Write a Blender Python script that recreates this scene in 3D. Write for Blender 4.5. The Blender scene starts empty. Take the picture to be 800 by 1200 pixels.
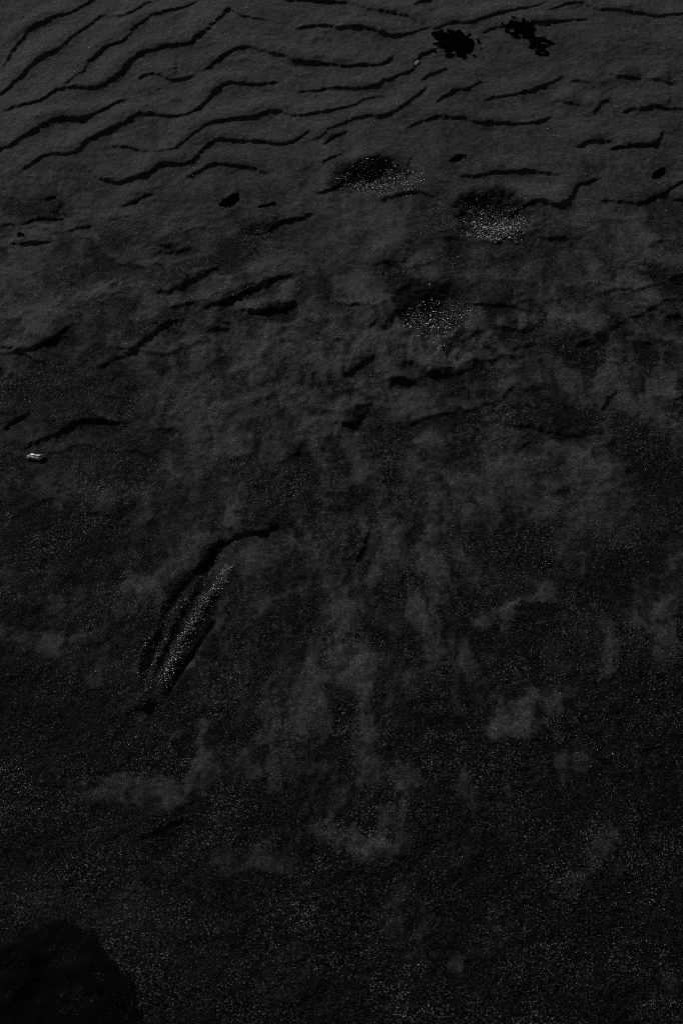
import bpy, math
import numpy as np

# ------------------------------------------------------------------ camera, sky, sun, exposure
sc = bpy.context.scene
col = sc.collection
CAM_H, DEP, LENS = 1.5, 52.0, 50.0
cam_d = bpy.data.cameras.new("camera")
cam = bpy.data.objects.new("camera", cam_d)
col.objects.link(cam)
cam.location = (0, 0, CAM_H)
cam.rotation_euler = (math.radians(90 - DEP), 0, 0)
cam_d.sensor_fit = 'VERTICAL'
cam_d.sensor_height = 36.0
cam_d.lens = LENS
cam_d.clip_start, cam_d.clip_end = 0.02, 500
cam_d.dof.use_dof = True
cam_d.dof.focus_distance = 1.72
cam_d.dof.aperture_fstop = 18
sc.camera = cam
sc.cycles.filter_width = 0.9            # a crisp lens
sc.cycles.use_denoising = False         # the denoiser would melt the grains of sand together

SUN_EL, SUN_AZ = 26.0, -34.0          # azimuth from +Y (away from the camera), negative = left
w = bpy.data.worlds.new("World")
sc.world = w
w.use_nodes = True
wn, wl = w.node_tree.nodes, w.node_tree.links
wn.clear()
sky = wn.new('ShaderNodeTexSky')
sky.sky_type = 'NISHITA'
sky.sun_disc = False
sky.sun_elevation = math.radians(SUN_EL)
sky.sun_rotation = math.radians(SUN_AZ)
bw = wn.new('ShaderNodeRGBToBW')      # a grey, colourless day: the photograph is black and white
bg = wn.new('ShaderNodeBackground')
bg.inputs['Strength'].default_value = 0.05
wo = wn.new('ShaderNodeOutputWorld')
wl.new(sky.outputs[0], bw.inputs[0])
wl.new(bw.outputs[0], bg.inputs[0])
wl.new(bg.outputs[0], wo.inputs[0])

sd = bpy.data.lights.new("sun", 'SUN')
sd.energy = 4.8
sd.angle = math.radians(5.0)
sun = bpy.data.objects.new("sun", sd)
col.objects.link(sun)
# the sun stands towards (sin az, cos az) and shines back along it
sun.rotation_euler = (math.radians(90 - SUN_EL), 0, math.radians(180 - SUN_AZ))
sc.view_settings.view_transform = 'Standard'
sc.view_settings.look = 'None'
sc.view_settings.exposure = 0.0
sc.view_settings.gamma = 1.0

# ------------------------------------------------------------------ helpers
rng = np.random.default_rng(7)
_a = math.radians(90 - DEP)


def G(px, py):
    """Where a line of sight through the photograph (800 x 1200) meets the beach at z = 0."""
    px = np.asarray(px, float); py = np.asarray(py, float)
    k = 36.0 / LENS / 1200.0
    u, v = (px - 400) * k, (600 - py) * k
    y, z = v * math.cos(_a) + math.sin(_a), v * math.sin(_a) - math.cos(_a)
    t = CAM_H / -z
    return np.stack([u * t, y * t], -1)


def scale_at(p):
    """metres per photo pixel (across) at ground point p"""
    return math.hypot(math.hypot(p[0], p[1]), CAM_H) * 36.0 / LENS / 1200.0


def _hash(ix, iy, seed):
    h = (ix.astype(np.int64) * 374761393 + iy.astype(np.int64) * 668265263 + seed * 974711) & 0xffffffff
    h = ((h ^ (h >> 13)) * 1274126177) & 0xffffffff
    h = h ^ (h >> 16)
    return (h & 0xffffff).astype(np.float32) / np.float32(0xffffff)


def vnoise(x, y, seed):
    ix, iy = np.floor(x), np.floor(y)
    fx, fy = (x - ix).astype(np.float32), (y - iy).astype(np.float32)
    fx, fy = fx * fx * fx * (fx * (fx * 6 - 15) + 10), fy * fy * fy * (fy * (fy * 6 - 15) + 10)
    a, b = _hash(ix, iy, seed), _hash(ix + 1, iy, seed)
    c, d = _hash(ix, iy + 1, seed), _hash(ix + 1, iy + 1, seed)
    return (a + (b - a) * fx) * (1 - fy) + (c + (d - c) * fx) * fy


def fbm(x, y, scale, octs, seed, gain=0.5):
    """roughly -1..1"""
    out, amp, tot = 0, 1.0, 0.0
    ca, sa = math.cos(0.7), math.sin(0.7)
    x, y = x * scale, y * scale
    for i in range(octs):
        out = out + amp * (vnoise(x, y, seed + i * 17) * 2 - 1)
        tot += amp
        amp *= gain
        x, y = (x * ca - y * sa) * 2.03 + 3.1, (x * sa + y * ca) * 2.03 + 7.7
    return out / tot * 1.6


def smooth(a, b, t):
    t = np.clip((t - a) / (b - a), 0, 1)
    return t * t * (3 - 2 * t)


def spline(pts, n=6):
    p = np.asarray(pts, float)
    if len(p) < 3:
        return p
    q = np.vstack([2 * p[0] - p[1], p, 2 * p[-1] - p[-2]])
    out = []
    for i in range(1, len(q) - 2):
        for k in range(n):
            t = k / n
            out.append(0.5 * ((2 * q[i]) + (-q[i - 1] + q[i + 1]) * t + (2 * q[i - 1] - 5 * q[i] + 4 * q[i + 1] - q[i + 2]) * t * t
                              + (-q[i - 1] + 3 * q[i] - 3 * q[i + 1] + q[i + 2]) * t ** 3))
    out.append(p[-1])
    return np.array(out)


def dist_poly(X, Y, poly):
    """distance, signed side (+ left of travel), 0..1 along, distance past the ends"""
    best = np.full(X.shape, 1e9, np.float32)
    side = np.zeros(X.shape, np.float32)
    along = np.zeros(X.shape, np.float32)
    seg = np.linalg.norm(np.diff(poly, axis=0), axis=1)
    cum = np.concatenate([[0], np.cumsum(seg)])
    for i in range(len(poly) - 1):
        ax, ay = poly[i]; bx, by = poly[i + 1]
        dx, dy = bx - ax, by - ay
        L2 = dx * dx + dy * dy + 1e-12
        t = np.clip(((X - ax) * dx + (Y - ay) * dy) / L2, 0, 1)
        ex, ey = X - (ax + t * dx), Y - (ay + t * dy)
        d = np.sqrt(ex * ex + ey * ey)
        m = d < best
        best = np.where(m, d, best)
        side = np.where(m, np.sign(dx * (Y - ay) - dy * (X - ax)), side)
        along = np.where(m, (cum[i] + t * seg[i]) / cum[-1], along)
    return best, side, along, cum[-1]


# ------------------------------------------------------------------ the beach: one sheet, fine near the camera, to the horizon
FS = 0.0014


def axis(lo, hi, far_lo, far_hi):
    core = np.arange(lo, hi, FS)
    up, s, p = [], FS, core[-1]
    while p < far_hi:
        s *= 1.09; p += s; up.append(p)
    dn, s, p = [], FS, core[0]
    while p > far_lo:
        s *= 1.09; p -= s; dn.append(p)
    return np.array(dn[::-1] + list(core) + up), len(dn), len(dn) + len(core)


gx, cx0, cx1 = axis(-0.86, 0.86, -120, 120)
gy, cy0, cy1 = axis(0.40, 2.62, -60, 200)
NX, NY = len(gx), len(gy)
X, Y = np.meshgrid(gx, gy)
# wavering of every traced outline, so that edges are as ragged as sand
WX = X + 0.0025 * fbm(X, Y, 22, 4, 101) + 0.0016 * fbm(X, Y, 160, 2, 131)
WY = Y + 0.0025 * fbm(X, Y, 22, 4, 211) + 0.0016 * fbm(X, Y, 160, 2, 231)
SX = X + 0.022 * fbm(X, Y, 13, 5, 301, 0.6)
SY = Y + 0.022 * fbm(X, Y, 13, 5, 411, 0.6)

H = np.zeros(X.shape, np.float32)
SILT = np.zeros(X.shape, np.float32)
GRIT = np.zeros(X.shape, np.float32)       # how many loose pale grains lie here


def window(poly, pad):
    lo, hi = poly.min(0) - pad, poly.max(0) + pad
    i0, i1 = np.searchsorted(gx, [lo[0], hi[0]])
    j0, j1 = np.searchsorted(gy, [lo[1], hi[1]])
    return np.s_[j0:j1, i0:i1]


def step(pts, h=0.007, face=0.010, back=0.035, taper=0.3, bump=2.7, bw=.023):
    """A ripple or slip face: high on the far side, dropping steeply towards the camera."""
    poly = spline(G(*np.array(pts, float).T))
    s = window(poly, 0.13)
    d, side, al, L = dist_poly(WX[s], WY[s], poly)
    sd_ = d * side
    ends = np.minimum(smooth(0, taper, al), smooth(0, taper, 1 - al))
    # beyond the ends the nearest point is the end itself, where the step has died away
    hh = h * ends * np.clip(0.95 + 0.28 * fbm(X[s], Y[s], 14, 4, 517, .6), .62, 1.5)
    up = np.exp(-np.maximum(sd_, 0) / back)
    t = np.clip(-sd_ / face, 0, 1)
    drop = 1 - 1.75 * (t * t * (3 - 2 * t))
    rec = np.where(sd_ < -face, -0.75 * np.exp(-(-sd_ - face) / back), drop)
    prof = np.where(sd_ >= 0, up, rec)
    # the rounded back of the ripple fades out gently towards its ends
    soft_end = np.minimum(smooth(0, .45, al), smooth(0, .45, 1 - al)) ** 1.2
    H[s] += hh * prof + h * soft_end * bump * np.exp(-((sd_ - bw * .65) / bw) ** 2)


def trough(pts, depth, wid, silt=0.0, grit=0.0, taper=0.15):
    poly = spline(G(*np.array(pts, float).T))
    s = window(poly, wid * 4)
    d, side, al, L = dist_poly(X[s] + (WX[s] - X[s]) * .35, Y[s] + (WY[s] - Y[s]) * .35, poly)
    ends = np.minimum(smooth(0, taper, al), smooth(0, taper, 1 - al))
    g = np.exp(-(d / wid) ** 2) * ends
    H[s] -= depth * g
    SILT[s] += silt * g
    GRIT[s] += grit * g


def stroke(pts, r, k=0.5, soft=0.5, lift=None, grit=0.0):
    """A film of fine grey silt, at times a painted highlight (k > 0), or a bare stretch of coarse black sand (k < 0); r in photo pixels."""
    p = np.array(pts, float).reshape(-1, 2)
    if len(p) == 1:
        p = np.vstack([p, p + [1.0, 0.5]])
    if p[0, 1] > 560 and k > 0:
        k *= 1.05
        soft = .75           # the film lies thicker where it settled down the beach
    poly = spline(G(*p.T), 4)
    R = r * scale_at(poly.mean(0))
    s = window(poly, R * 2.2 + 0.05)
    # a streak seen at a slant is longer on the ground than it looks: widen along y
    d, _, al, _ = dist_poly(SX[s], SY[s] , poly)
    m = 1 - smooth(R * (1 - soft), R * (1 + soft), d - 0.75 * R * FEA[s])
    if lift is None:      # thick wash lobes up the beach, mere films lower down
        lift = .0008 + (.006 * max(k - .25, 0) if 300 < p[0, 1] < 560 else 0)
    SILT[s] += k * m
    H[s] += lift * m * (1 if k > 0 else -1)
    GRIT[s] += grit * m


def hollow(c, rx, ry, depth, rot=0.0, silt=-0.8, grit=1.0, gc=None, rim=0.0):
    """A dent pressed into the sand; grit gathers on its near wall."""
    p = G(*c); R = scale_at(p)
    ax, ay = rx * R, ry * R / math.sin(math.atan2(CAM_H, p[1]))
    s = window(np.array([p]), max(ax, ay) * 3)
    dx, dy = WX[s] - p[0], WY[s] - p[1]
    cr, sr = math.cos(math.radians(rot)), math.sin(math.radians(rot))
    q = np.sqrt(((dx * cr + dy * sr) / ax) ** 2 + ((-dx * sr + dy * cr) / ay) ** 2)
    q = q * (1 + 0.14 * fbm(X[s], Y[s], 30, 3, 611))
    H[s] -= depth * (1 - smooth(0.0, 1.3, q))
    H[s] += rim * np.exp(-((q - 1.25) / 0.22) ** 2)
    SILT[s] += silt * (1 - smooth(0.3, 1.35, q))
    if grit:
        c2 = G(*(gc or c))
        q2 = np.sqrt(((WX[s] - c2[0]) / (ax * 0.95)) ** 2 + ((WY[s] - c2[1]) / (ay * 0.95)) ** 2)
        GRIT[s] += grit * (1 - smooth(0.1, 1.55, q2 * (1 + .3 * fbm(X[s], Y[s], 40, 3, 641)))) * 1.1


# ---- composition of the beach before the details: fine grey sand far off, coarse black sand near
PYROW = 600 - (np.tan(math.radians(DEP) - np.arctan2(CAM_H, np.maximum(gy, 1e-3))) * LENS / 36 * 1200)
base_row = np.interp(gy, [-60, .50, .62, .80, 1.00, 1.20, 1.40, 1.60, 1.85, 2.1, 2.5, 200],
                     [-.06, -.06, -.04, -.01, .07, .14, .23, .31, .50, .62, .64, .60])
SILT += base_row[:, None].astype(np.float32)
SILT += (0.12 * fbm(SX, SY, 5.0, 4, 701) + 0.09 * fbm(SX, SY, 22.0, 4, 741))
H += 0.0035 * fbm(X, Y, 4.0, 4, 801) + 0.0016 * fbm(X, Y, 24, 4, 831) + 0.0006 * fbm(X, Y, 110, 3, 861)
H += (0.0019 * fbm(SX, SY * 1.3, 12, 4, 881, .55) * smooth(1.0, 1.25, Y) * (1 - smooth(1.7, 1.95, Y))).astype(np.float32)

# ---- far and side ripples outside the stretch the picture shows
out_y = smooth(2.35, 2.75, Y) + smooth(0.62, 1.1, np.abs(X)) * smooth(1.55, 1.95, Y)
ph = (Y + 0.45 * np.abs(X + 0.1) * np.where(X < 0, -0.7, 0.2) + 0.07 * fbm(X, Y, 2.2, 3, 901)) / 0.105
fr = ph - np.floor(ph)
saw = np.where(fr < 0.16, 1 - 2 * smooth(0, 0.16, fr), -1 + 2 * ((fr - 0.16) / 0.84))
# scalloped wash ripples across the middle of the beach, a film of silt caught behind each lip
rows = smooth(1.12, 1.36, Y) * (1 - smooth(1.66, 1.92, Y)) * (1 - smooth(.75, 1.1, np.abs(X)))
ph2 = (Y - 0.30 * np.abs(X - 0.05) + 0.055 * fbm(X, Y, 6.5, 4, 1001, .6)) / 0.082
f2 = ph2 - np.floor(ph2)
lip = np.where(f2 < 0.13, -1 + 2 * smooth(0, 0.13, f2), 1 - 2 * ((f2 - 0.13) / 0.87))
amp2 = rows * smooth(-0.25, 0.6, fbm(X, Y, 8, 3, 1031))
H += (0.0011 * lip * amp2).astype(np.float32)
SILT += (0.34 * amp2 * np.where(f2 < 0.13, smooth(0.05, 0.13, f2), 1 - smooth(0.13, 0.75, f2)) - 0.10 * amp2).astype(np.float32)
# feathery streaks of silt drawn out down the beach by the backwash
PX, PY = X + 0.012 * fbm(X, Y, 16, 4, 1111, .6), Y + 0.030 * fbm(X, Y, 11, 4, 1131, .6)
FEA = fbm(PX, PY * 0.36, 48, 4, 1171, .62)
big = smooth(-.7, .3, fbm(PX, PY, 6, 3, 1091))
fil = 1 - np.abs(fbm(PX, PY * 0.36, 17, 4, 1151, .58)) * 1.6
st = (0.65 * smooth(0.0, 0.6, fbm(PX, PY * 0.38, 34, 4, 1061, .6)) + 0.55 * smooth(.35, .95, fil)) * big
cover = (np.exp(-((X - 0.10) / 0.40) ** 2) * 0.75 + 0.22) * smooth(.40, .85, Y) * (1 - smooth(1.45, 1.75, Y))
SILT += (0.42 * st * cover).astype(np.float32)
patch = smooth(-0.5, 0.3, fbm(X, Y, 1.3, 2, 931))
lim = smooth(40, 6, np.hypot(X, Y)) if False else 1 - smooth(6, 40, np.hypot(X, Y))
H += (-0.0045 * saw * np.clip(out_y, 0, 1) * patch * lim).astype(np.float32)
H += (0.10 * fbm(X, Y, 0.35, 3, 951) * smooth(4, 20, np.hypot(X, Y - 1.4))).astype(np.float32)

# ---- ripple faces, traced
S_, M_, B_ = 0.0058, 0.0068, 0.0080
for h, pts in [
    (S_, [(0, 83), (12, 65), (33, 37), (50, 25), (65, 19), (80, 16), (95, 8), (107, 1), (120, -8)]),
    (M_, [(-12, 122), (0, 112), (15, 97), (28, 86), (45, 70), (65, 59), (82, 44), (100, 32), (112, 22), (122, 17), (132, 15)]),
    (S_, [(130, 16), (138, 18), (148, 18), (157, 15), (167, 8), (178, 1)]),
    (M_, [(70, 107), (85, 93), (97, 83), (103, 72), (115, 61), (127, 54), (140, 50), (148, 45), (158, 33), (168, 25), (180, 18), (200, 12), (212, 9), (224, 3), (234, -6)]),
    (B_, [(-10, 136), (2, 132), (15, 126), (30, 122), (50, 117), (62, 108), (72, 104), (85, 102), (100, 103), (112, 103), (122, 99), (130, 95), (140, 87), (150, 76), (160, 67), (170, 61), (185, 57), (200, 54), (222, 53), (232, 44), (245, 33), (258, 22), (267, 11), (273, 12), (282, 18), (300, 22), (318, 25), (332, 28)]),
    (S_, [(158, 94), (172, 88), (185, 89), (195, 94), (208, 97), (222, 92), (230, 87)]),
    (B_, [(224, 86), (240, 83), (250, 75), (262, 66), (272, 60), (282, 57), (295, 57), (305, 61), (320, 65), (333, 67), (342, 73), (360, 73), (380, 74), (400, 75), (415, 76), (440, 77), (452, 72), (462, 65), (474, 61)]),
    (B_, [(341, 37), (355, 32), (372, 30), (385, 31), (400, 34), (420, 33), (440, 37), (455, 40), (467, 41), (480, 38), (495, 32), (514, 31)]),
    (M_, [(500, 35), (515, 30), (530, 25), (550, 26), (570, 21), (585, 16), (600, 12), (625, 6), (642, 0)]),
    (M_, [(630, 13), (650, 10), (665, 5), (677, 4), (687, 7), (700, 12), (720, 13), (740, 15), (752, 18), (765, 19), (785, 18), (800, 17), (815, 15)]),
    (S_, [(560, 40), (578, 32), (596, 30), (620, 27), (650, 26), (672, 23), (695, 22)]),
    (M_, [(405, -2), (415, 3), (425, 8), (437, 12), (457, 15), (475, 19), (485, 24), (494, 31)]),
    (S_, [(482, 6), (492, 4), (506, -1)]),
    (M_, [(330, 1), (345, 1), (360, 1), (380, 2), (400, 2), (408, 0)]),
    (B_, [(222, 134), (230, 130), (240, 121), (250, 110), (260, 103), (275, 100), (300, 100), (317, 97), (333, 96)]),
    (M_, [(338, 112), (350, 107), (370, 105), (385, 102), (400, 103), (427, 104), (440, 100), (452, 94), (467, 87), (480, 81), (487, 70), (495, 61), (510, 56), (520, 54)]),
    (M_, [(112, 175), (120, 173), (132, 172), (150, 173), (165, 177), (185, 180), (200, 178), (215, 168), (227, 159), (235, 152), (241, 147), (265, 143), (287, 140), (307, 135), (320, 131), (330, 131), (340, 136), (355, 136), (375, 133), (390, 130), (400, 128), (412, 125), (425, 117), (435, 114), (450, 110), (468, 109)]),
    (B_, [(-14, 182), (0, 176), (12, 172), (27, 162), (40, 154), (50, 148), (60, 144), (75, 140), (95, 140), (107, 136), (120, 129), (135, 121), (146, 118), (156, 116)]),
    (M_, [(18, 206), (34, 194), (47, 186), (60, 182), (80, 180), (92, 176), (100, 169), (112, 161), (125, 154), (145, 145), (160, 136), (175, 135), (200, 137), (215, 136), (227, 131), (236, 122)]),
    (M_, [(80, 188), (97, 194), (108, 203), (116, 209), (130, 211), (140, 214), (162, 209), (175, 204), (187, 195), (200, 193), (220, 194), (227, 189), (235, 179), (242, 171), (252, 166), (267, 164), (287, 166), (310, 167), (330, 169), (342, 165), (352, 160), (362, 153), (372, 148)]),
    (S_, [(358, 164), (375, 160), (387, 152), (400, 146), (412, 140), (430, 137), (450, 137), (460, 132), (470, 125), (482, 116), (495, 105), (503, 96)]),
    (S_, [(214, 210), (230, 202), (245, 196), (260, 193), (275, 195), (295, 197), (307, 201), (320, 205)]),
    (M_, [(472, 153), (482, 147), (500, 140), (512, 137), (530, 139), (545, 141), (555, 145), (570, 145), (600, 145), (620, 143), (635, 140), (648, 134)]),
    (S_, [(490, 93), (507, 86), (524, 78)]),
    (S_, [(506, 121), (525, 110), (535, 105), (547, 104), (560, 96), (570, 93)]),
    (S_, [(562, 118), (580, 112), (600, 111), (620, 106), (637, 100), (652, 92), (664, 87)]),
    (S_, [(666, 94), (685, 97), (695, 104), (705, 111)]),
    (0.003, [(648, 118), (662, 120), (680, 123)]),
    (S_, [(692, 134), (698, 127), (705, 120), (716, 114)]),
    (M_, [(706, 83), (722, 90), (740, 91), (752, 90)]),
    (S_, [(756, 91), (775, 96), (790, 98)]),
    (M_, [(727, 132), (740, 127), (755, 128), (770, 126), (782, 129), (800, 128)]),
    (M_, [(673, 172), (685, 166), (700, 165), (718, 167)]),
    (M_, [(708, 175), (730, 173), (745, 171), (760, 171), (768, 166), (776, 152)]),
    (M_, [(535, 204), (560, 206), (575, 204), (590, 203), (605, 204), (620, 202), (637, 204), (662, 207)]),
    (M_, [(590, 250), (600, 246), (615, 241), (630, 237), (640, 237), (647, 241), (657, 240), (666, 234), (671, 225), (677, 216), (687, 214), (704, 207)]),
    (M_, [(690, 229), (710, 235), (730, 238), (747, 239), (760, 234), (775, 227), (787, 220), (806, 210)]),
    (S_, [(780, 229), (800, 236), (812, 238)]),
    (S_, [(626, 278), (642, 282), (660, 280), (670, 286), (680, 292)]),
    (S_, [(444, 233), (465, 227), (482, 225), (495, 227), (514, 232)]),
    (M_, [(362, 226), (385, 222), (400, 212), (415, 200), (432, 197), (446, 189), (462, 194), (474, 203), (490, 200)]),
    (M_, [(284, 270), (307, 272), (320, 267), (335, 260), (350, 256), (370, 249)]),
    (S_, [(140, 241), (160, 236), (170, 230), (182, 227)]),
    (0.0035, [(80, 270), (95, 266), (112, 264)]),
    (M_, [(20, 262), (34, 257), (50, 254), (66, 256), (80, 254)]),
    (S_, [(8, 282), (22, 284), (38, 284), (60, 283)]),
    (S_, [(176, 285), (190, 289), (202, 291)]),
    (S_, [(376, 170), (392, 160), (408, 152)]),
    (0.004, [(375, 191), (388, 186), (402, 180)]),
]:
    step(pts, h * .19 + .0006, face=0.0036 if h > 0.006 else 0.0032, back=.04, taper=.09)

# slip faces of the washed middle stretch: softer, broader
for h, pts, face in [
    (.0065, [(-10, 403), (0, 405), (12, 408), (30, 411), (45, 408), (57, 403), (70, 395), (80, 385), (92, 380), (108, 379)], .012),
    (.006, [(156, 334), (170, 334), (178, 336), (187, 341), (200, 341), (215, 335), (230, 329), (242, 324), (256, 313), (272, 303)], .014),
    (.006, [(96, 436), (115, 430), (132, 423), (150, 412), (165, 402), (180, 392), (190, 383), (200, 375), (210, 372), (225, 371)], .014),
    (.010, [(228, 366), (242, 358), (257, 356), (270, 352), (285, 346), (300, 339), (312, 332), (325, 326), (335, 324), (352, 319)], .014),
    (.0058, [(270, 362), (278, 365), (290, 366), (305, 368), (317, 366), (330, 364), (336, 359), (341, 355), (358, 356)], .009),
    (.005, [(240, 388), (257, 387), (274, 383)], .010),
    (.005, [(426, 383), (440, 382), (456, 388)], .009),
    (.0058, [(394, 444), (406, 437), (415, 432), (427, 424), (435, 415), (438, 404)], .012),
    (.0062, [(474, 420), (485, 427), (495, 434), (507, 437), (522, 439), (537, 437), (548, 430)], .012),
    (.0036, [(440, 448), (465, 445), (486, 448)], .010),
    (.006, [(540, 354), (555, 356), (580, 359), (600, 359), (624, 366)], .012),
    (.008, [(738, 306), (750, 309), (765, 312), (780, 320), (800, 334), (812, 342)], .014),
    (.006, [(594, 408), (606, 408), (616, 406), (626, 396)], .010),
    (.006, [(670, 406), (687, 400), (706, 407)], .010),
    (.005, [(736, 358), (755, 359), (775, 365), (792, 376)], .010),
    (.007, [(0, 502), (10, 496), (22, 488), (34, 478)], .010),
    (.006, [(14, 532), (25, 523), (45, 514), (60, 509), (75, 503), (88, 495), (100, 492), (118, 493), (145, 494), (160, 492)], .010),
    (.006, [(386, 493), (400, 496), (410, 498), (424, 502)], .009),
    (.0045, [(560, 490), (575, 492), (600, 498), (625, 499), (645, 505), (665, 509), (690, 512), (706, 512)], .010),
    (.004, [(600, 531), (615, 522), (628, 513)], .009),
    (.004, [(700, 480), (712, 466), (722, 452)], .009),
    (.0052, [(246, 633), (262, 632), (272, 629), (285, 624), (305, 622), (318, 617), (334, 607)], .008),
    (.004, [(412, 662), (422, 645), (430, 620), (434, 600)], .010),
    (.0035, [(150, 978), (175, 975), (200, 966), (222, 958)], .012),
    (.0035, [(96, 602), (110, 598), (130, 604), (140, 610)], .010),
    (.0045, [(180, 294), (205, 296), (230, 290)], .012),
    (.004, [(430, 310), (455, 306), (470, 312)], .012),
]:
    step(pts, h * 0.27 + .0002, face=face * 0.5, back=0.045, taper=.2, bump=3.2, bw=.030)

# ---- the dragged furrow: two grooves, gritty ridges between
trough([(284, 622), (260, 640), (246, 660), (235, 692), (217, 720), (207, 740), (197, 760), (189, 777), (182, 792), (176, 818)], .0052, .0078, silt=-.3, taper=.2)
trough([(262, 634), (240, 662), (222, 680), (197, 717), (185, 755), (172, 790), (164, 826)], .0042, .0075, silt=-.2, taper=.22)
trough([(262, 716), (248, 733), (232, 757), (215, 782), (202, 802), (193, 824)], .0036, .0038, silt=-.1, taper=.2)
trough([(280, 652), (257, 685), (240, 706), (227, 730), (213, 751), (205, 770), (197, 790), (191, 820)], -.0045, .0085, silt=.1, grit=3.0, taper=.15)
trough([(205, 732), (192, 755), (182, 775), (175, 797), (169, 822)], -.0022, .004, grit=1.5, taper=.2)
trough([(190, 730), (167, 762), (158, 797)], -.0015, .004, grit=.8, taper=.2)
stroke([(266, 716), (243, 750), (221, 790)], 7, .22, grit=.12)
step([(152, 824), (168, 829), (186, 822)], .002, face=.007)

# ---- dents with grit
hollow((436, 205), 46, 17, .013, rot=10, silt=-.75, grit=1.5, gc=(444, 210))
hollow((578, 250), 40, 25, .017, rot=-8, silt=-.95, grit=2.2, gc=(580, 261), rim=.002)
hollow((508, 362), 42, 30, .015, rim=.002, silt=-.75, grit=1.3, gc=(514, 374))
hollow((45, 246), 34, 16, .004, rot=12, silt=-.45, grit=0)
hollow((612, 392), 20, 16, .005, silt=-.3, grit=.2)
hollow((300, 270), 16, 6, .004, silt=-.5, grit=.2)

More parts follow.
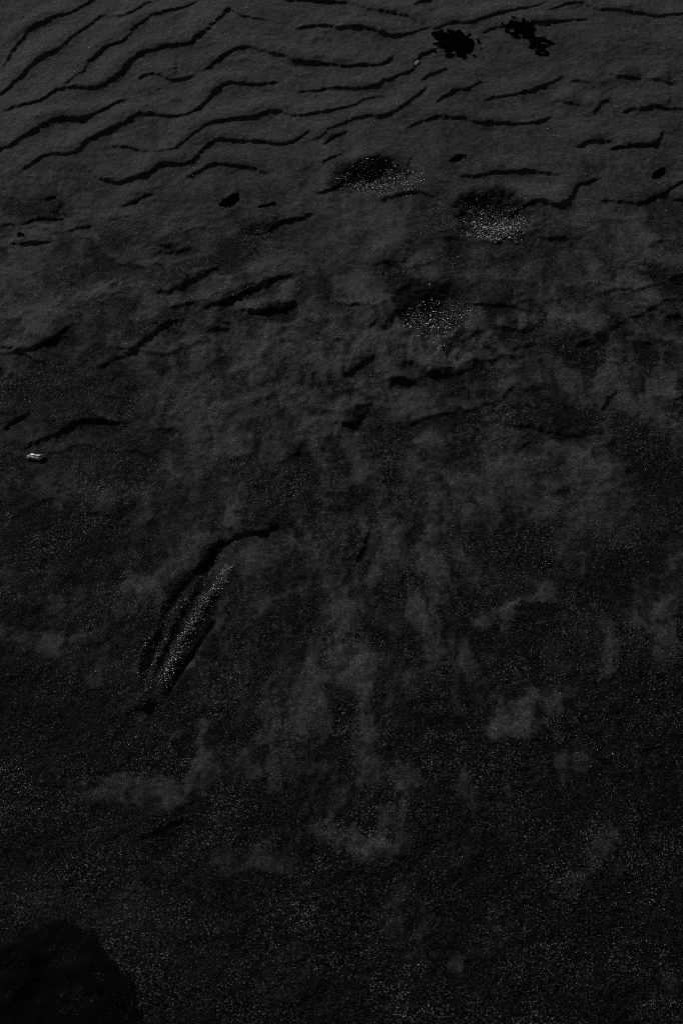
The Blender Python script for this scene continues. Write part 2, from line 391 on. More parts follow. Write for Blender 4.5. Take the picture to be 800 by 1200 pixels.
# ---- silt films and painted ripple highlights (+), bare black sand (-)
for a in [
    ([(430, 245), (440, 285)], 34, .22), ([(700, 250), (745, 275)], 20, .18), ([(620, 222), (660, 228)], 14, .15),
    ([(60, 215), (30, 225)], 24, .12), ([(50, 271), (40, 274)], 16, .35), ([(90, 235), (120, 250)], 16, .10),
    ([(0, 335), (22, 328)], 24, .25), ([(55, 376), (95, 355), (132, 340)], 11, .40), ([(20, 395), (50, 385)], 18, .12),
    ([(205, 348), (250, 335), (300, 318), (345, 300)], 15, .36), ([(180, 310), (196, 322)], 10, .25),
    ([(282, 360), (305, 357), (330, 353), (345, 336)], 11, .55), ([(160, 348), (182, 350)], 12, .22), ([(150, 380), (175, 370)], 10, .22),
    ([(135, 435), (170, 428), (200, 425)], 14, .22), ([(240, 415), (265, 408), (287, 402)], 16, .30), ([(330, 415), (370, 424), (388, 434)], 13, .38),
    ([(318, 387), (340, 383), (352, 380)], 8, .38), ([(215, 465), (230, 488), (222, 508)], 15, .30), ([(245, 482), (272, 470), (296, 452)], 10, .28),
    ([(268, 498), (288, 520)], 13, .25), ([(312, 460), (330, 452)], 9, .22), ([(372, 465), (430, 473), (500, 470)], 11, .30),
    ([(398, 425), (418, 412), (433, 397)], 11, .42), ([(425, 325), (440, 372)], 18, .22), ([(455, 430), (470, 415)], 10, .25),
    ([(484, 410), (500, 422), (522, 427), (542, 420)], 13, .55), ([(560, 330), (590, 333), (620, 325)], 12, .18), ([(620, 340), (640, 360)], 12, .2),
    ([(545, 375), (575, 385)], 12, .16), ([(660, 378), (675, 386), (695, 390)], 14, .36), ([(700, 320), (715, 335), (730, 345)], 10, .25),
    ([(740, 335), (760, 340), (775, 352), (795, 368)], 11, .38), ([(742, 396), (757, 398), (760, 384)], 6, .34), ([(750, 370), (768, 380), (782, 396)], 5, .3),
    ([(730, 400), (738, 430), (735, 455)], 11, .26), ([(595, 420), (640, 430), (665, 445)], 10, .28), ([(705, 430), (700, 455), (690, 470)], 10, .26),
    ([(700, 515), (722, 508)], 12, .28), ([(780, 440), (770, 470), (775, 500)], 14, .2), ([(745, 470), (760, 480)], 14, .15),
    ([(415, 515), (432, 550), (445, 582)], 15, .22), ([(500, 555), (522, 553)], 11, .28), ([(555, 565), (562, 545), (572, 528)], 10, .26),
    ([(490, 508), (515, 505)], 9, .25), ([(602, 545), (622, 530), (650, 524), (685, 533), (716, 552)], 10, .32), ([(655, 560), (670, 545)], 12, .18),
    ([(625, 590), (650, 585)], 14, .15), ([(705, 580), (722, 572)], 12, .14), ([(345, 525), (365, 520), (378, 545)], 8, .22),
    ([(380, 592), (395, 615), (400, 642)], 27, .42), ([(440, 615), (432, 640)], 8, .25), ([(472, 600), (462, 625), (452, 655), (440, 690)], 10, .26),
    ([(490, 600), (505, 630)], 10, .2), ([(495, 665), (520, 690)], 15, .22), ([(445, 725), (475, 712), (512, 735)], 14, .26),
    ([(575, 726), (600, 716), (625, 708), (642, 690)], 9, .40), ([(640, 645), (650, 650)], 10, .2), ([(735, 722), (762, 740)], 12, .38),
    ([(765, 705), (790, 672)], 14, .32), ([(690, 788), (712, 770), (726, 755)], 12, .30), ([(582, 852), (605, 832), (642, 828)], 12, .38),
    ([(600, 848), (622, 858)], 12, .25), ([(395, 690), (402, 740), (408, 800)], 15, .28), ([(320, 715), (342, 690)], 12, .26), ([(350, 640), (360, 690)], 9, .2),
    ([(300, 660), (330, 640), (365, 645)], 11, .24), ([(0, 745), (30, 742), (64, 757)], 16, .36), ([(95, 737), (120, 725), (150, 700)], 11, .22),
    ([(118, 790), (140, 745), (165, 715)], 9, .24), ([(165, 690), (200, 665), (240, 632)], 13, .28), ([(60, 705), (80, 695)], 14, .16),
    ([(155, 860), (175, 845), (205, 850)], 12, .34), ([(240, 840), (246, 885)], 7, .28), ([(125, 915), (155, 918), (190, 925), (235, 902)], 18, .32),
    ([(225, 905), (250, 880)], 10, .22), ([(265, 1012), (290, 1002), (320, 1000)], 15, .34), ([(340, 1000), (360, 992), (372, 985)], 12, .32),
    ([(320, 965), (335, 970)], 10, .16), ([(285, 890), (320, 900)], 12, .18), ([(345, 890), (385, 905)], 16, .2), ([(425, 860), (440, 910)], 22, .26),
    ([(480, 905), (490, 930)], 14, .26), ([(400, 985), (440, 1000), (482, 980)], 14, .34), ([(385, 960), (392, 930)], 12, .22), ([(462, 965), (466, 985)], 10, .2),
    ([(600, 918), (630, 915), (655, 908)], 12, .28), ([(530, 1040), (536, 1010)], 9, .2), ([(545, 1135), (570, 1112), (608, 1092)], 12, .36),
    ([(655, 1035), (685, 1010), (725, 985)], 13, .32), ([(560, 1180), (575, 1200)], 14, .2), ([(690, 1150), (705, 1180), (730, 1185)], 17, .24),
    ([(780, 1130), (785, 1180)], 10, .24), ([(15, 1065), (40, 1055)], 12, .18), ([(605, 1140), (612, 1160)], 12, .14), ([(760, 770), (800, 775)], 10, .2),
    ([(180, 850), (210, 860)], 10, .2), ([(500, 760), (540, 770)], 20, .14), ([(440, 780), (470, 800)], 16, .16),
    ([(347, 46), (372, 44), (400, 43)], 4, .3), ([(343, 82), (354, 85)], 4, .3), ([(275, 66), (315, 68)], 6, .25), ([(252, 34), (263, 44)], 6, .25),  # pale strips under ripple lines: crest highlights painted into the silt tone
    ([(325, 73), (345, 82)], 5, .25), ([(230, 8), (222, 24)], 6, .25), ([(400, 42), (420, 44)], 6, .2), ([(300, 112), (325, 112)], 6, .2), ([(10, 145), (40, 140)], 9, .2),  # more ripple highlights painted as paler sand
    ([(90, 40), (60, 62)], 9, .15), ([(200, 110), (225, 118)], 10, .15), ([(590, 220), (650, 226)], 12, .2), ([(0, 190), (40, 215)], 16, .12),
    # small lips and swirls of silt below the dents and towards the right
    ([(318, 402), (345, 398), (372, 404)], 6, .3), ([(440, 400), (462, 396), (478, 404)], 6, .3), ([(552, 400), (580, 398), (602, 406)], 6, .28),
    ([(628, 380), (640, 372), (652, 380)], 6, .28), ([(395, 455), (420, 450), (448, 456)], 6, .28), ([(540, 452), (570, 446), (600, 452)], 6, .26),
    ([(765, 398), (780, 410), (784, 430)], 5, .3), ([(610, 350), (618, 372), (606, 388)], 5, .26), ([(690, 440), (700, 425), (716, 420)], 5, .28),
    ([(250, 440), (275, 432), (300, 436)], 6, .28), ([(335, 470), (352, 488), (350, 510)], 6, .26), ([(575, 470), (600, 462), (628, 466)], 6, .24),
    # bare, coarse
    ([(300, 275), (260, 300), (200, 320)], 16, -.28, ), ([(60, 325), (130, 310), (180, 300)], 16, -.22), ([(110, 420), (160, 395), (200, 372)], 12, -.2),
    ([(470, 320), (450, 312)], 18, -.25), ([(560, 420), (600, 400)], 16, -.22), ([(600, 470), (650, 480), (700, 500)], 18, -.28), ([(640, 415), (690, 425)], 12, -.24),
    ([(770, 400), (745, 440)], 16, -.28), ([(770, 325), (800, 345)], 12, -.35), ([(740, 520), (790, 560)], 26, -.22), ([(0, 650), (60, 620), (110, 640)], 40, -.2),
    ([(0, 840), (60, 830), (110, 860)], 40, -.16), ([(480, 640), (490, 620)], 10, -.3), ([(470, 610), (476, 590)], 8, -.2), ([(560, 660), (620, 640)], 24, -.22),
    ([(600, 760), (640, 740), (560, 790)], 26, -.22), ([(700, 700), (720, 660)], 22, -.22), ([(740, 820), (790, 860)], 36, -.15), ([(420, 745), (436, 735)], 8, -.25),
    ([(540, 860), (500, 880)], 24, -.15), ([(400, 590), (470, 560)], 12, -.12), ([(20, 455), (60, 470)], 22, -.16), ([(700, 350), (660, 355)], 12, -.2),
    ([(475, 530), (500, 520)], 12, -.2), ([(365, 560), (350, 570)], 9, -.2), ([(245, 655), (215, 705), (185, 755)], 9, -.15),
]:
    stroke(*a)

# scattered grit: more in bare stretches and towards the camera, gathered into loose drifts
drift = np.clip(0.3 + 1.4 * fbm(X, Y, 9, 5, 971, 0.65), 0, 1.8)
GRIT += (np.interp(gy, [-60, .5, .9, 1.3, 1.7, 2.4, 200], [.026, .028, .028, .030, .055, .13, .015])[:, None] * drift
         * (1.15 - np.clip(SILT, 0, 1) * 0.65)).astype(np.float32)
for pts, r, g in [([(30, 950), (120, 1010)], 60, .10), ([(330, 1080), (500, 1040)], 70, .06), ([(690, 840), (790, 790)], 50, .08), ([(100, 640), (130, 660)], 26, .14),
                  ([(75, 475), (120, 470)], 28, .10), ([(250, 20), (262, 40)], 12, .22), ([(275, 68), (310, 68)], 10, .25), ([(300, 395), (280, 440)], 22, .14),
                  ([(385, 400), (380, 380)], 12, .12), ([(330, 335), (345, 332)], 8, .2), ([(590, 335), (620, 340)], 14, .12), ([(630, 640), (640, 650)], 20, .14),
                  ([(765, 990), (740, 1070)], 40, .09), ([(660, 208), (668, 214)], 7, .3), ([(362, 238), (368, 244)], 9, .3), ([(315, 105), (320, 115)], 12, .16),
                  ([(125, 190), (132, 196)], 10, .2), ([(760, 245), (768, 255)], 9, .2), ([(330, 72), (345, 80)], 7, .2), ([(50, 1000), (60, 980)], 30, .1)]:
    stroke(pts, r, 0.0, lift=0, grit=g)

SILT *= 1 + 0.8 * fbm(PX, PY * 0.42, 34, 4, 761, 0.66) * (1 - smooth(1.4, 2.3, Y))
SILT = np.clip(SILT * 1.7, 0, 1.6).astype(np.float32)
# loose sand slumps: every crest is a little rounded
for _ in range(1):
    for ax_ in (0, 1):
        H = (np.roll(H, 1, ax_) + H + np.roll(H, -1, ax_)) / 3
# every grain stands a little proud or sunk
fine = (np.abs(X) < 1.0) & (Y > 0.3) & (Y < 2.8)
H += np.where(fine, (rng.random(X.shape) - 0.5) * (0.0008 - 0.0006 * SILT), 0).astype(np.float32)


def grid_mesh(name, Xa, Ya, Za, attrs):
    ny, nx = Xa.shape
    me = bpy.data.meshes.new(name)
    co = np.stack([Xa, Ya, Za], -1).reshape(-1, 3).astype(np.float32)
    i = np.arange(nx * ny, dtype=np.int32).reshape(ny, nx)
    q = np.stack([i[:-1, :-1], i[:-1, 1:], i[1:, 1:], i[1:, :-1]], -1).reshape(-1, 4)
    me.vertices.add(len(co)); me.vertices.foreach_set('co', co.ravel())
    me.loops.add(q.size); me.loops.foreach_set('vertex_index', q.ravel())
    me.polygons.add(len(q))
    me.polygons.foreach_set('loop_start', np.arange(0, q.size, 4, dtype=np.int32))
    me.polygons.foreach_set('use_smooth', np.ones(len(q), bool))
    for k, v in attrs.items():
        at = me.attributes.new(k, 'FLOAT', 'POINT')
        at.data.foreach_set('value', v.ravel().astype(np.float32))
    me.update(calc_edges=True)
    o = bpy.data.objects.new(name, me)
    col.objects.link(o)
    return o


# ------------------------------------------------------------------ materials
def mat(name):
    m = bpy.data.materials.new(name)
    m.use_nodes = True
    n = m.node_tree.nodes
    return m, n, m.node_tree.links, n['Principled BSDF']


def node(n, t, **kw):
    x = n.new(t)
    for k, v in kw.items():
        setattr(x, k, v)
    return x


def ramp(n, pts):
    r = n.new('ShaderNodeValToRGB')
    e = r.color_ramp.elements
    while len(e) < len(pts):
        e.new(0.5)
    for a, (p, v) in zip(e, pts):
        a.position = p
        a.color = (v, v, v, 1)
    return r


def sand_material():
    m, n, l, b = mat("black_sand")
    tc = node(n, 'ShaderNodeTexCoord')
    at = node(n, 'ShaderNodeAttribute', attribute_name='silt')
    v = node(n, 'ShaderNodeTexVoronoi'); v.inputs['Scale'].default_value = 980
    l.new(tc.outputs['Object'], v.inputs['Vector'])
    sep = node(n, 'ShaderNodeSeparateColor'); l.new(v.outputs['Color'], sep.inputs[0])
    # coarse: mostly black volcanic grains, some grey, a few pale, which also paint in the glints
    coarse = ramp(n, [(0, .0004), (.38, .0010), (.60, .0030), (.80, .0085), (.93, .020), (1.0, .12)])
    dn = node(n, 'ShaderNodeTexNoise'); dn.inputs['Scale'].default_value = 11; dn.inputs['Detail'].default_value = 6; dn.inputs['Roughness'].default_value = .65
    l.new(tc.outputs['Object'], dn.inputs['Vector'])
    dm = node(n, 'ShaderNodeMapRange'); dm.inputs['From Min'].default_value = .34; dm.inputs['From Max'].default_value = .68
    dm.inputs['To Min'].default_value = .93; dm.inputs['To Max'].default_value = 1.03
    l.new(dn.outputs[0], dm.inputs[0])
    dx = node(n, 'ShaderNodeMath', operation='MULTIPLY'); l.new(sep.outputs[0], dx.inputs[0]); l.new(dm.outputs[0], dx.inputs[1])
    l.new(dx.outputs[0], coarse.inputs[0])
    fn = node(n, 'ShaderNodeTexNoise'); fn.inputs['Scale'].default_value = 420; fn.inputs['Detail'].default_value = 3
    l.new(tc.outputs['Object'], fn.inputs['Vector'])
    siltc = ramp(n, [(.28, .010), (.5, .027), (.72, .050)])
    l.new(fn.outputs[0], siltc.inputs[0])
    sp = ramp(n, [(0, 0), (.93, 0), (.98, .03), (1.0, .12)])
    l.new(sep.outputs[1], sp.inputs[0])
    add = node(n, 'ShaderNodeMix', data_type='RGBA', blend_type='ADD'); add.inputs[0].default_value = 1
    l.new(siltc.outputs[0], add.inputs[6]); l.new(sp.outputs[0], add.inputs[7])
    # the film is broken at grain size where it is thin
    bn = node(n, 'ShaderNodeTexNoise'); bn.inputs['Scale'].default_value = 130; bn.inputs['Detail'].default_value = 6; bn.inputs['Roughness'].default_value = .78
    l.new(tc.outputs['Object'], bn.inputs['Vector'])
    mm = node(n, 'ShaderNodeMath', operation='MULTIPLY_ADD')
    mm.inputs[1].default_value = 2.0; mm.inputs[2].default_value = -1.0
    l.new(bn.outputs[0], mm.inputs[0])
    sm = node(n, 'ShaderNodeMath', operation='ADD'); l.new(at.outputs['Fac'], sm.inputs[0]); l.new(mm.outputs[0], sm.inputs[1])
    mr = node(n, 'ShaderNodeMapRange', interpolation_type='SMOOTHSTEP')
    mr.inputs['From Min'].default_value = 0.02; mr.inputs['From Max'].default_value = 1.45
    l.new(sm.outputs[0], mr.inputs[0])
    mix = node(n, 'ShaderNodeMix', data_type='RGBA')
    l.new(mr.outputs[0], mix.inputs[0]); l.new(coarse.outputs[0], mix.inputs[6]); l.new(add.outputs[2], mix.inputs[7])
    l.new(mix.outputs[2], b.inputs['Base Color'])
    b.inputs['Roughness'].default_value = .85
    b.inputs['Specular IOR Level'].default_value = .02
    bp = node(n, 'ShaderNodeBump'); bp.inputs['Strength'].default_value = .35; bp.inputs['Distance'].default_value = .0006
    l.new(v.outputs['Distance'], bp.inputs['Height'])
    l.new(bp.outputs[0], b.inputs['Normal'])
    return m


def grain_material():
    m, n, l, b = mat("pale_mineral_grains")
    at = node(n, 'ShaderNodeAttribute', attribute_name='tone')
    r = ramp(n, [(0, .06), (.5, .3), (1, .9)])
    l.new(at.outputs['Fac'], r.inputs[0]); l.new(r.outputs[0], b.inputs['Base Color'])
    b.inputs['Roughness'].default_value = .4
    return m


def dark_material(name, lo, hi, scale, rough=.8, spec=.05):
    m, n, l, b = mat(name)
    tc = node(n, 'ShaderNodeTexCoord')
    fn = node(n, 'ShaderNodeTexNoise'); fn.inputs['Scale'].default_value = scale; fn.inputs['Detail'].default_value = 5
    l.new(tc.outputs['Object'], fn.inputs['Vector'])
    r = ramp(n, [(.3, lo), (.7, hi)])
    l.new(fn.outputs[0], r.inputs[0]); l.new(r.outputs[0], b.inputs['Base Color'])
    bp = node(n, 'ShaderNodeBump'); bp.inputs['Strength'].default_value = .5; bp.inputs['Distance'].default_value = .001
    l.new(fn.outputs[0], bp.inputs['Height']); l.new(bp.outputs[0], b.inputs['Normal'])
    b.inputs['Roughness'].default_value = rough
    b.inputs['Specular IOR Level'].default_value = spec
    return m


SAND = sand_material()
sand = grid_mesh("sand", X, Y, H, {'silt': SILT})
sand.data.materials.append(SAND)
sand['kind'] = 'structure'


def ground_z(x, y):
    i = np.clip(np.searchsorted(gx, x) - 1, 0, NX - 2); j = np.clip(np.searchsorted(gy, y) - 1, 0, NY - 2)
    fx, fy = (x - gx[i]) / (gx[i + 1] - gx[i]), (y - gy[j]) / (gy[j + 1] - gy[j])
    return (H[j, i] * (1 - fx) + H[j, i + 1] * fx) * (1 - fy) + (H[j + 1, i] * (1 - fx) + H[j + 1, i + 1] * fx) * fy


# ------------------------------------------------------------------ loose pale grains lying on the sand
def make_grains():
    core = np.s_[cy0:cy1, cx0:cx1]
    dens = np.clip(GRIT[core], 0, 3)
    p = dens * 0.24 * (FS / .0017) ** 2
    pick = rng.random(dens.shape) < p
    jj, ii = np.nonzero(pick)
    n = len(jj)
    x = gx[cx0 + ii] + (rng.random(n) - .5) * FS
    y = gy[cy0 + jj] + (rng.random(n) - .5) * FS
    z = ground_z(x, y)
    r = 0.00020 * np.exp(rng.normal(0, .45, n)) * (0.8 + 0.25 * y) * np.where(dens[jj, ii] > .4, 1.75, 1.0)
    spark = rng.random(n) < .035          # here and there a clean white crystal
    r = np.where(spark, np.maximum(r, .00036) * 1.45, r)
    oct_v = np.array([[1, 0, 0], [-1, 0, 0], [0, 1, 0], [0, -1, 0], [0, 0, 1], [0, 0, -1]], float)
    oct_f = np.array([[0, 2, 4], [2, 1, 4], [1, 3, 4], [3, 0, 4], [2, 0, 5], [1, 2, 5], [3, 1, 5], [0, 3, 5]])
    q = rng.normal(size=(n, 4)); q /= np.linalg.norm(q, axis=1, keepdims=True)
    a, b, c, d = q.T
    R = np.stack([np.stack([1 - 2 * (c * c + d * d), 2 * (b * c - a * d), 2 * (b * d + a * c)], -1),
                  np.stack([2 * (b * c + a * d), 1 - 2 * (b * b + d * d), 2 * (c * d - a * b)], -1),
                  np.stack([2 * (b * d - a * c), 2 * (c * d + a * b), 1 - 2 * (b * b + c * c)], -1)], 1)
    jit = 1 + 0.35 * (rng.random((n, 6, 1)) - .5)
    V = np.einsum('nij,nkj->nki', R, oct_v[None] * jit) * r[:, None, None]
    V += np.stack([x, y, z + r * 0.55], -1)[:, None, :]
    F = (oct_f[None] + 6 * np.arange(n)[:, None, None]).reshape(-1, 3).astype(np.int32)
    me = bpy.data.meshes.new("pale_sand_grains")
    me.vertices.add(n * 6); me.vertices.foreach_set('co', V.reshape(-1).astype(np.float32))
    me.loops.add(F.size); me.loops.foreach_set('vertex_index', F.ravel())
    me.polygons.add(len(F)); me.polygons.foreach_set('loop_start', np.arange(0, F.size, 3, dtype=np.int32))
    at = me.attributes.new('tone', 'FLOAT', 'POINT')
    tone = rng.random(n) ** np.where(dens[jj, ii] > .4, .9, 2.2)
    tone = np.where(spark, 1.0, tone)
    at.data.foreach_set('value', np.repeat(tone, 6).astype(np.float32))
    me.update(calc_edges=True)
    o = bpy.data.objects.new("pale_sand_grains", me)
    col.objects.link(o)
    me.materials.append(grain_material())
    o['kind'] = 'stuff'
    o['label'] = 'loose pale mineral grains glinting all over the black sand'
    o['category'] = 'sand grains'
    print("grains", n)


make_grains()


# ------------------------------------------------------------------ things lying on the beach
def tag(o, label, cat, group=None):
    o['label'] = label; o['category'] = cat
    if group:
        o['group'] = group


def lump(name, pts, hgt, material, cell=0.0025, warp=0.004, wscale=60, holes=0.0, hscale=70, seed=1, edge=0.012, rough=0.25, rscale=90, gentle=False):
    """A flat-bottomed solid whose plan is the traced outline, ragged at the rim, with an uneven top."""
    poly = G(*np.array(pts, float).T)
    c = poly.mean(0)
    z0 = float(ground_z(np.array([c[0]]), np.array([c[1]]))[0])
    lo, hi = poly.min(0) - .05, poly.max(0) + .05
    xs, ys = np.arange(lo[0], hi[0], cell), np.arange(lo[1], hi[1], cell)
    x, y = np.meshgrid(xs, ys)
    wx, wy = x + warp * fbm(x, y, wscale, 3, seed), y + warp * fbm(x, y, wscale, 3, seed + 50)
    cl = np.vstack([poly, poly[:1]])
    d = dist_poly(wx, wy, cl)[0]
    ins = np.zeros(x.shape, bool)
    for i in range(len(poly)):
        (ax, ay), (bx, by) = cl[i], cl[i + 1]
        ins ^= ((ay > wy) != (by > wy)) & (wx < (bx - ax) * (wy - ay) / (by - ay + 1e-12) + ax)
    f = np.where(ins, d, -d)
    if holes:
        f = np.minimum(f, (fbm(x, y, hscale, 3, seed + 90) + 1.0 - holes * 2) * edge + 0.6 * f)
    keep = f > 0
    prof = np.clip(f / edge, 0, 1); prof = prof * prof * (3 - 2 * prof) if gentle else np.sqrt(1 - (1 - prof) ** 2)
    top = hgt * prof * (1 + rough * fbm(x, y, rscale, 4, seed + 30))
    gz = ground_z(x.ravel(), y.ravel()).reshape(x.shape)
    zt = gz + np.maximum(top, 0.0003)
    fq = keep[:-1, :-1] & keep[:-1, 1:] & keep[1:, 1:] & keep[1:, :-1]
    nx_ = x.shape[1]
    idx = np.arange(x.size).reshape(x.shape)
    used = np.zeros(x.size, bool)
    quads = np.stack([idx[:-1, :-1], idx[:-1, 1:], idx[1:, 1:], idx[1:, :-1]], -1)[fq]
    used[quads.ravel()] = True
    new = -np.ones(x.size, int); new[used] = np.arange(used.sum())
    m = int(used.sum())
    vt = np.stack([x.ravel()[used] - c[0], y.ravel()[used] - c[1], zt.ravel()[used] - z0], -1)
    vb = vt.copy(); vb[:, 2] = gz.ravel()[used] - 0.004 - z0
    qt = new[quads]
    faces = qt.tolist() + (qt[:, ::-1] + m).tolist()
    edges = {}
    for qd in qt.tolist():
        for k in range(4):
            e = (qd[k], qd[(k + 1) % 4])
            if (e[1], e[0]) in edges:
                del edges[(e[1], e[0])]
            else:
                edges[e] = 1
    for a, b in edges:
        faces.append([b, a, a + m, b + m])
    me = bpy.data.meshes.new(name)
    me.from_pydata(np.vstack([vt, vb]).tolist(), [], faces)
    me.polygons.foreach_set('use_smooth', np.ones(len(me.polygons), bool))
    rim = me.attributes.new('rim', 'FLOAT', 'POINT')      # distance in from the rim, in metres
    rim.data.foreach_set('value', np.tile(f.ravel()[used], 2).astype(np.float32))
    me.materials.append(material)
    me.update()
    o = bpy.data.objects.new(name, me)
    o.location = (c[0], c[1], z0)
    col.objects.link(o)
    return o


FLAT_BLACK = dark_material("flat_black", .0004, .0012, 300, .9, 0.0)  # flat near-black pieces over small dark spots, substance unidentified
SG = 'flat black scraps on the sand'
o = lump('black_clump', [(503, 38), (516, 30), (538, 32), (556, 36), (564, 48), (558, 62), (547, 72), (534, 68), (518, 63), (506, 52)], .0026, FLAT_BLACK, cell=.0013, warp=.012, wscale=90, holes=.83, hscale=120, seed=3, edge=.007)
tag(o, 'large ragged flat black clump between the ripples', 'blotch', SG)
o = lump('black_clump', [(582, 24), (606, 22), (626, 30), (638, 40), (646, 52), (648, 60), (634, 68), (622, 62), (608, 55), (612, 46), (594, 40)], .0026, FLAT_BLACK, cell=.0013, warp=.012, wscale=90, holes=.86, hscale=120, seed=9, edge=.007)
tag(o, 'scattered broken flat black clump right of the large ragged one', 'blotch', SG)
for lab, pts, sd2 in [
    ('leaf shaped flat black scrap, biggest of the two left of the gritty dents', [(255, 243), (262, 234), (272, 228), (281, 226), (282, 234), (274, 242), (263, 244)], 21),
    ('narrow flat black strip lying just right of the leaf shaped scrap', [(300, 243), (312, 239), (325, 237), (326, 241), (314, 245), (302, 246)], 25),
    ('small pointed flat black scrap above the roundest gritty dent', [(525, 189), (533, 182), (541, 180), (549, 181), (543, 187), (533, 190)], 29),
    ('stubby flat black scrap near the right edge of the beach', [(761, 209), (766, 202), (774, 196), (779, 198), (776, 206), (769, 210)], 33),
    ('short flat black scrap on the dark hollow at the left', [(49, 234), (56, 230), (64, 228), (65, 232), (56, 235)], 37),
    ('tiny round flat black crumb on the pale patch at the far left', [(18, 276), (23, 271), (29, 273), (29, 277), (22, 279)], 41),
]:
    o = lump('black_scrap', pts, .0016, FLAT_BLACK, cell=.0014, warp=.0030, wscale=190, seed=sd2, edge=.005)
    tag(o, lab, 'blotch', SG)



def mound_material():
    """Near-black surface with coarse sand grains strewn over it."""
    m, n, l, b = mat("mound_black")
    tc = node(n, 'ShaderNodeTexCoord')
    v = node(n, 'ShaderNodeTexVoronoi'); v.inputs['Scale'].default_value = 980
    l.new(tc.outputs['Object'], v.inputs['Vector'])
    sep = node(n, 'ShaderNodeSeparateColor'); l.new(v.outputs['Color'], sep.inputs[0])
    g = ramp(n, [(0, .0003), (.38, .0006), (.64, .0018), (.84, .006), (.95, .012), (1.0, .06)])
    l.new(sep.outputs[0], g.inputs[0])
    d = node(n, 'ShaderNodeTexNoise'); d.inputs['Scale'].default_value = 38; d.inputs['Detail'].default_value = 5
    l.new(tc.outputs['Object'], d.inputs['Vector'])
    at = node(n, 'ShaderNodeAttribute', attribute_name='rim')
    rm = node(n, 'ShaderNodeMapRange'); rm.inputs['From Max'].default_value = .03
    rm.inputs['To Min'].default_value = .12; rm.inputs['To Max'].default_value = 0
    l.new(at.outputs['Fac'], rm.inputs[0])
    sm = node(n, 'ShaderNodeMath', operation='ADD'); l.new(d.outputs[0], sm.inputs[0]); l.new(rm.outputs[0], sm.inputs[1])
    k = ramp(n, [(.48, 0), (.75, 1)]); l.new(sm.outputs[0], k.inputs[0])
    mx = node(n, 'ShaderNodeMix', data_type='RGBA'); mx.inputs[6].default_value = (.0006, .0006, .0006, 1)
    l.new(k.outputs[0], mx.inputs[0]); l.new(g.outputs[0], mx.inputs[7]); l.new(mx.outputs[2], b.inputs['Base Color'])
    bp = node(n, 'ShaderNodeBump'); bp.inputs['Strength'].default_value = .6; bp.inputs['Distance'].default_value = .001
    l.new(v.outputs['Distance'], bp.inputs['Height']); l.new(bp.outputs[0], b.inputs['Normal'])
    b.inputs['Roughness'].default_value = .9
    b.inputs['Specular IOR Level'].default_value = .02
    return m


MOUND = mound_material()  # near-black raised form filling the dark corner area, substance unidentified
o = lump('mound', [(-70, 1120), (-30, 1098), (10, 1091), (40, 1083), (60, 1078), (84, 1084), (95, 1094), (112, 1098), (125, 1112), (137, 1122), (145, 1139), (157, 1160), (165, 1186), (169, 1230), (150, 1290), (60, 1310), (-40, 1290), (-90, 1220)],
         .012, MOUND, cell=.003, warp=.008, wscale=30, seed=51, gentle=True, edge=.05, rough=.35, rscale=28)
tag(o, 'low black mass standing on the coarse sand', 'mound')


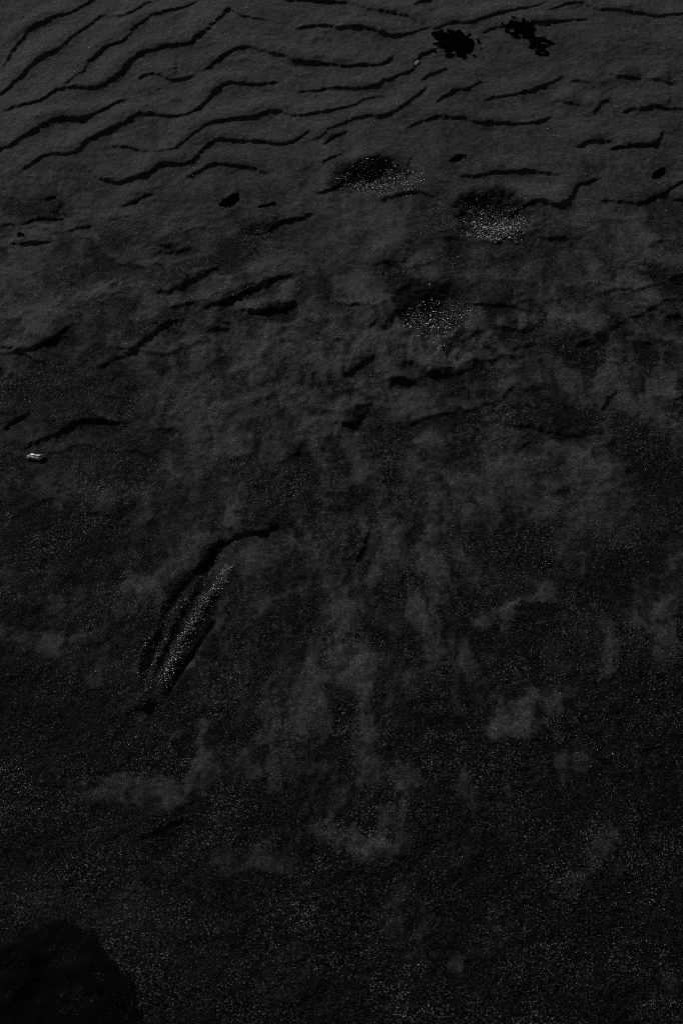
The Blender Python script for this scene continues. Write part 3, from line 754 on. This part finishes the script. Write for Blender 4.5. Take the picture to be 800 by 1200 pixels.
def shell():
    """A weathered sliver of white shell, ribbed along its length."""
    p = G(42, 533.5); z0 = float(ground_z(np.array([p[0]]), np.array([p[1]]))[0])
    n, k = 26, 11
    V, F = [], []
    for side in (1, 0):
        for i in range(n):
            t = i / (n - 1)
            half = 0.0046 * (math.sin(math.pi * min(1, t * 1.02 + .03)) ** .55) * (1 - .25 * t) + .0004
            for j in range(k):
                s = j / (k - 1) * 2 - 1
                cx = (t - .5) * 0.025
                yy = s * half + .0013 * math.sin(7 * t) + .0009 * math.sin(19 * t + 2.5 * s) * abs(s)
                arch = .0022 * (1 - s * s) * (.5 + .5 * math.sin(math.pi * t))
                rib = .0007 * math.sin(s * 9 + 4 * t)
                zz = (arch + rib + .0015 + .0016 * t) if side else (arch * .6 - .0012)
                V.append((cx, yy, zz))
    m = n * k
    for i in range(n - 1):
        for j in range(k - 1):
            a = i * k + j
            F.append((a, a + k, a + k + 1, a + 1))
            F.append((a + m, a + 1 + m, a + k + 1 + m, a + k + m))
    ring = [j for j in range(k)] + [i * k + k - 1 for i in range(1, n)] + [(n - 1) * k + j for j in range(k - 2, -1, -1)] + [i * k for i in range(n - 2, 0, -1)]
    for q in range(len(ring)):
        a, b = ring[q], ring[(q + 1) % len(ring)]
        F.append((a, b, b + m, a + m))
    me = bpy.data.meshes.new('shell_fragment')
    me.from_pydata(V, [], F)
    me.polygons.foreach_set('use_smooth', np.ones(len(me.polygons), bool))
    mt, nd, l, b = mat("weathered_white_shell")
    tc = node(nd, 'ShaderNodeTexCoord')
    mp = node(nd, 'ShaderNodeMapping'); mp.inputs['Scale'].default_value = (.35, 1, 1)
    fn = node(nd, 'ShaderNodeTexNoise'); fn.inputs['Scale'].default_value = 420; fn.inputs['Detail'].default_value = 4
    l.new(tc.outputs['Object'], mp.inputs[0]); l.new(mp.outputs[0], fn.inputs['Vector'])
    r = ramp(nd, [(.38, .03), (.52, .3), (.70, .62)])
    l.new(fn.outputs[0], r.inputs[0]); l.new(r.outputs[0], b.inputs['Base Color'])
    b.inputs['Roughness'].default_value = .5
    me.materials.append(mt); me.update()
    o = bpy.data.objects.new('shell_fragment', me)
    o.location = (p[0], p[1], z0 - .0004)
    o.rotation_euler = (0, 0, math.radians(5))
    col.objects.link(o)
    tag(o, 'sliver of white weathered shell lying alone on black sand', 'shell')


shell()


def pebble(px, py, a, b_, c_, rot, label):
    p = G(px, py); z0 = float(ground_z(np.array([p[0]]), np.array([p[1]]))[0])
    V, F, n, k = [], [], 20, 10
    r2 = np.random.default_rng(int(px))
    ph_ = r2.random(3) * 6
    for i in range(k + 1):
        th = math.pi * i / k
        for j in range(n):
            f = 2 * math.pi * j / n
            e = 1 + .07 * math.sin(2 * f + ph_[0]) + .05 * math.sin(3 * f + th * 2 + ph_[1])
            V.append((a * e * math.sin(th) * math.cos(f), b_ * e * math.sin(th) * math.sin(f), c_ * math.cos(th)))
    for i in range(k):
        for j in range(n):
            F.append((i * n + j, (i + 1) * n + j, (i + 1) * n + (j + 1) % n, i * n + (j + 1) % n))
    me = bpy.data.meshes.new('pebble'); me.from_pydata(V, [], F)
    me.polygons.foreach_set('use_smooth', np.ones(len(me.polygons), bool))
    me.materials.append(dark_material("grey_pebble", .035, .06, 200, .6, .2))
    o = bpy.data.objects.new('pebble', me)
    o.location = (p[0], p[1], z0 + c_ * .35); o.rotation_euler = (0, 0, math.radians(rot))
    col.objects.link(o)
    tag(o, label, 'pebble')


pebble(488.5, 73.5, .0045, .0095, .0022, -18, 'smooth grey oval pebble resting beside a ripple near the ragged black clump')
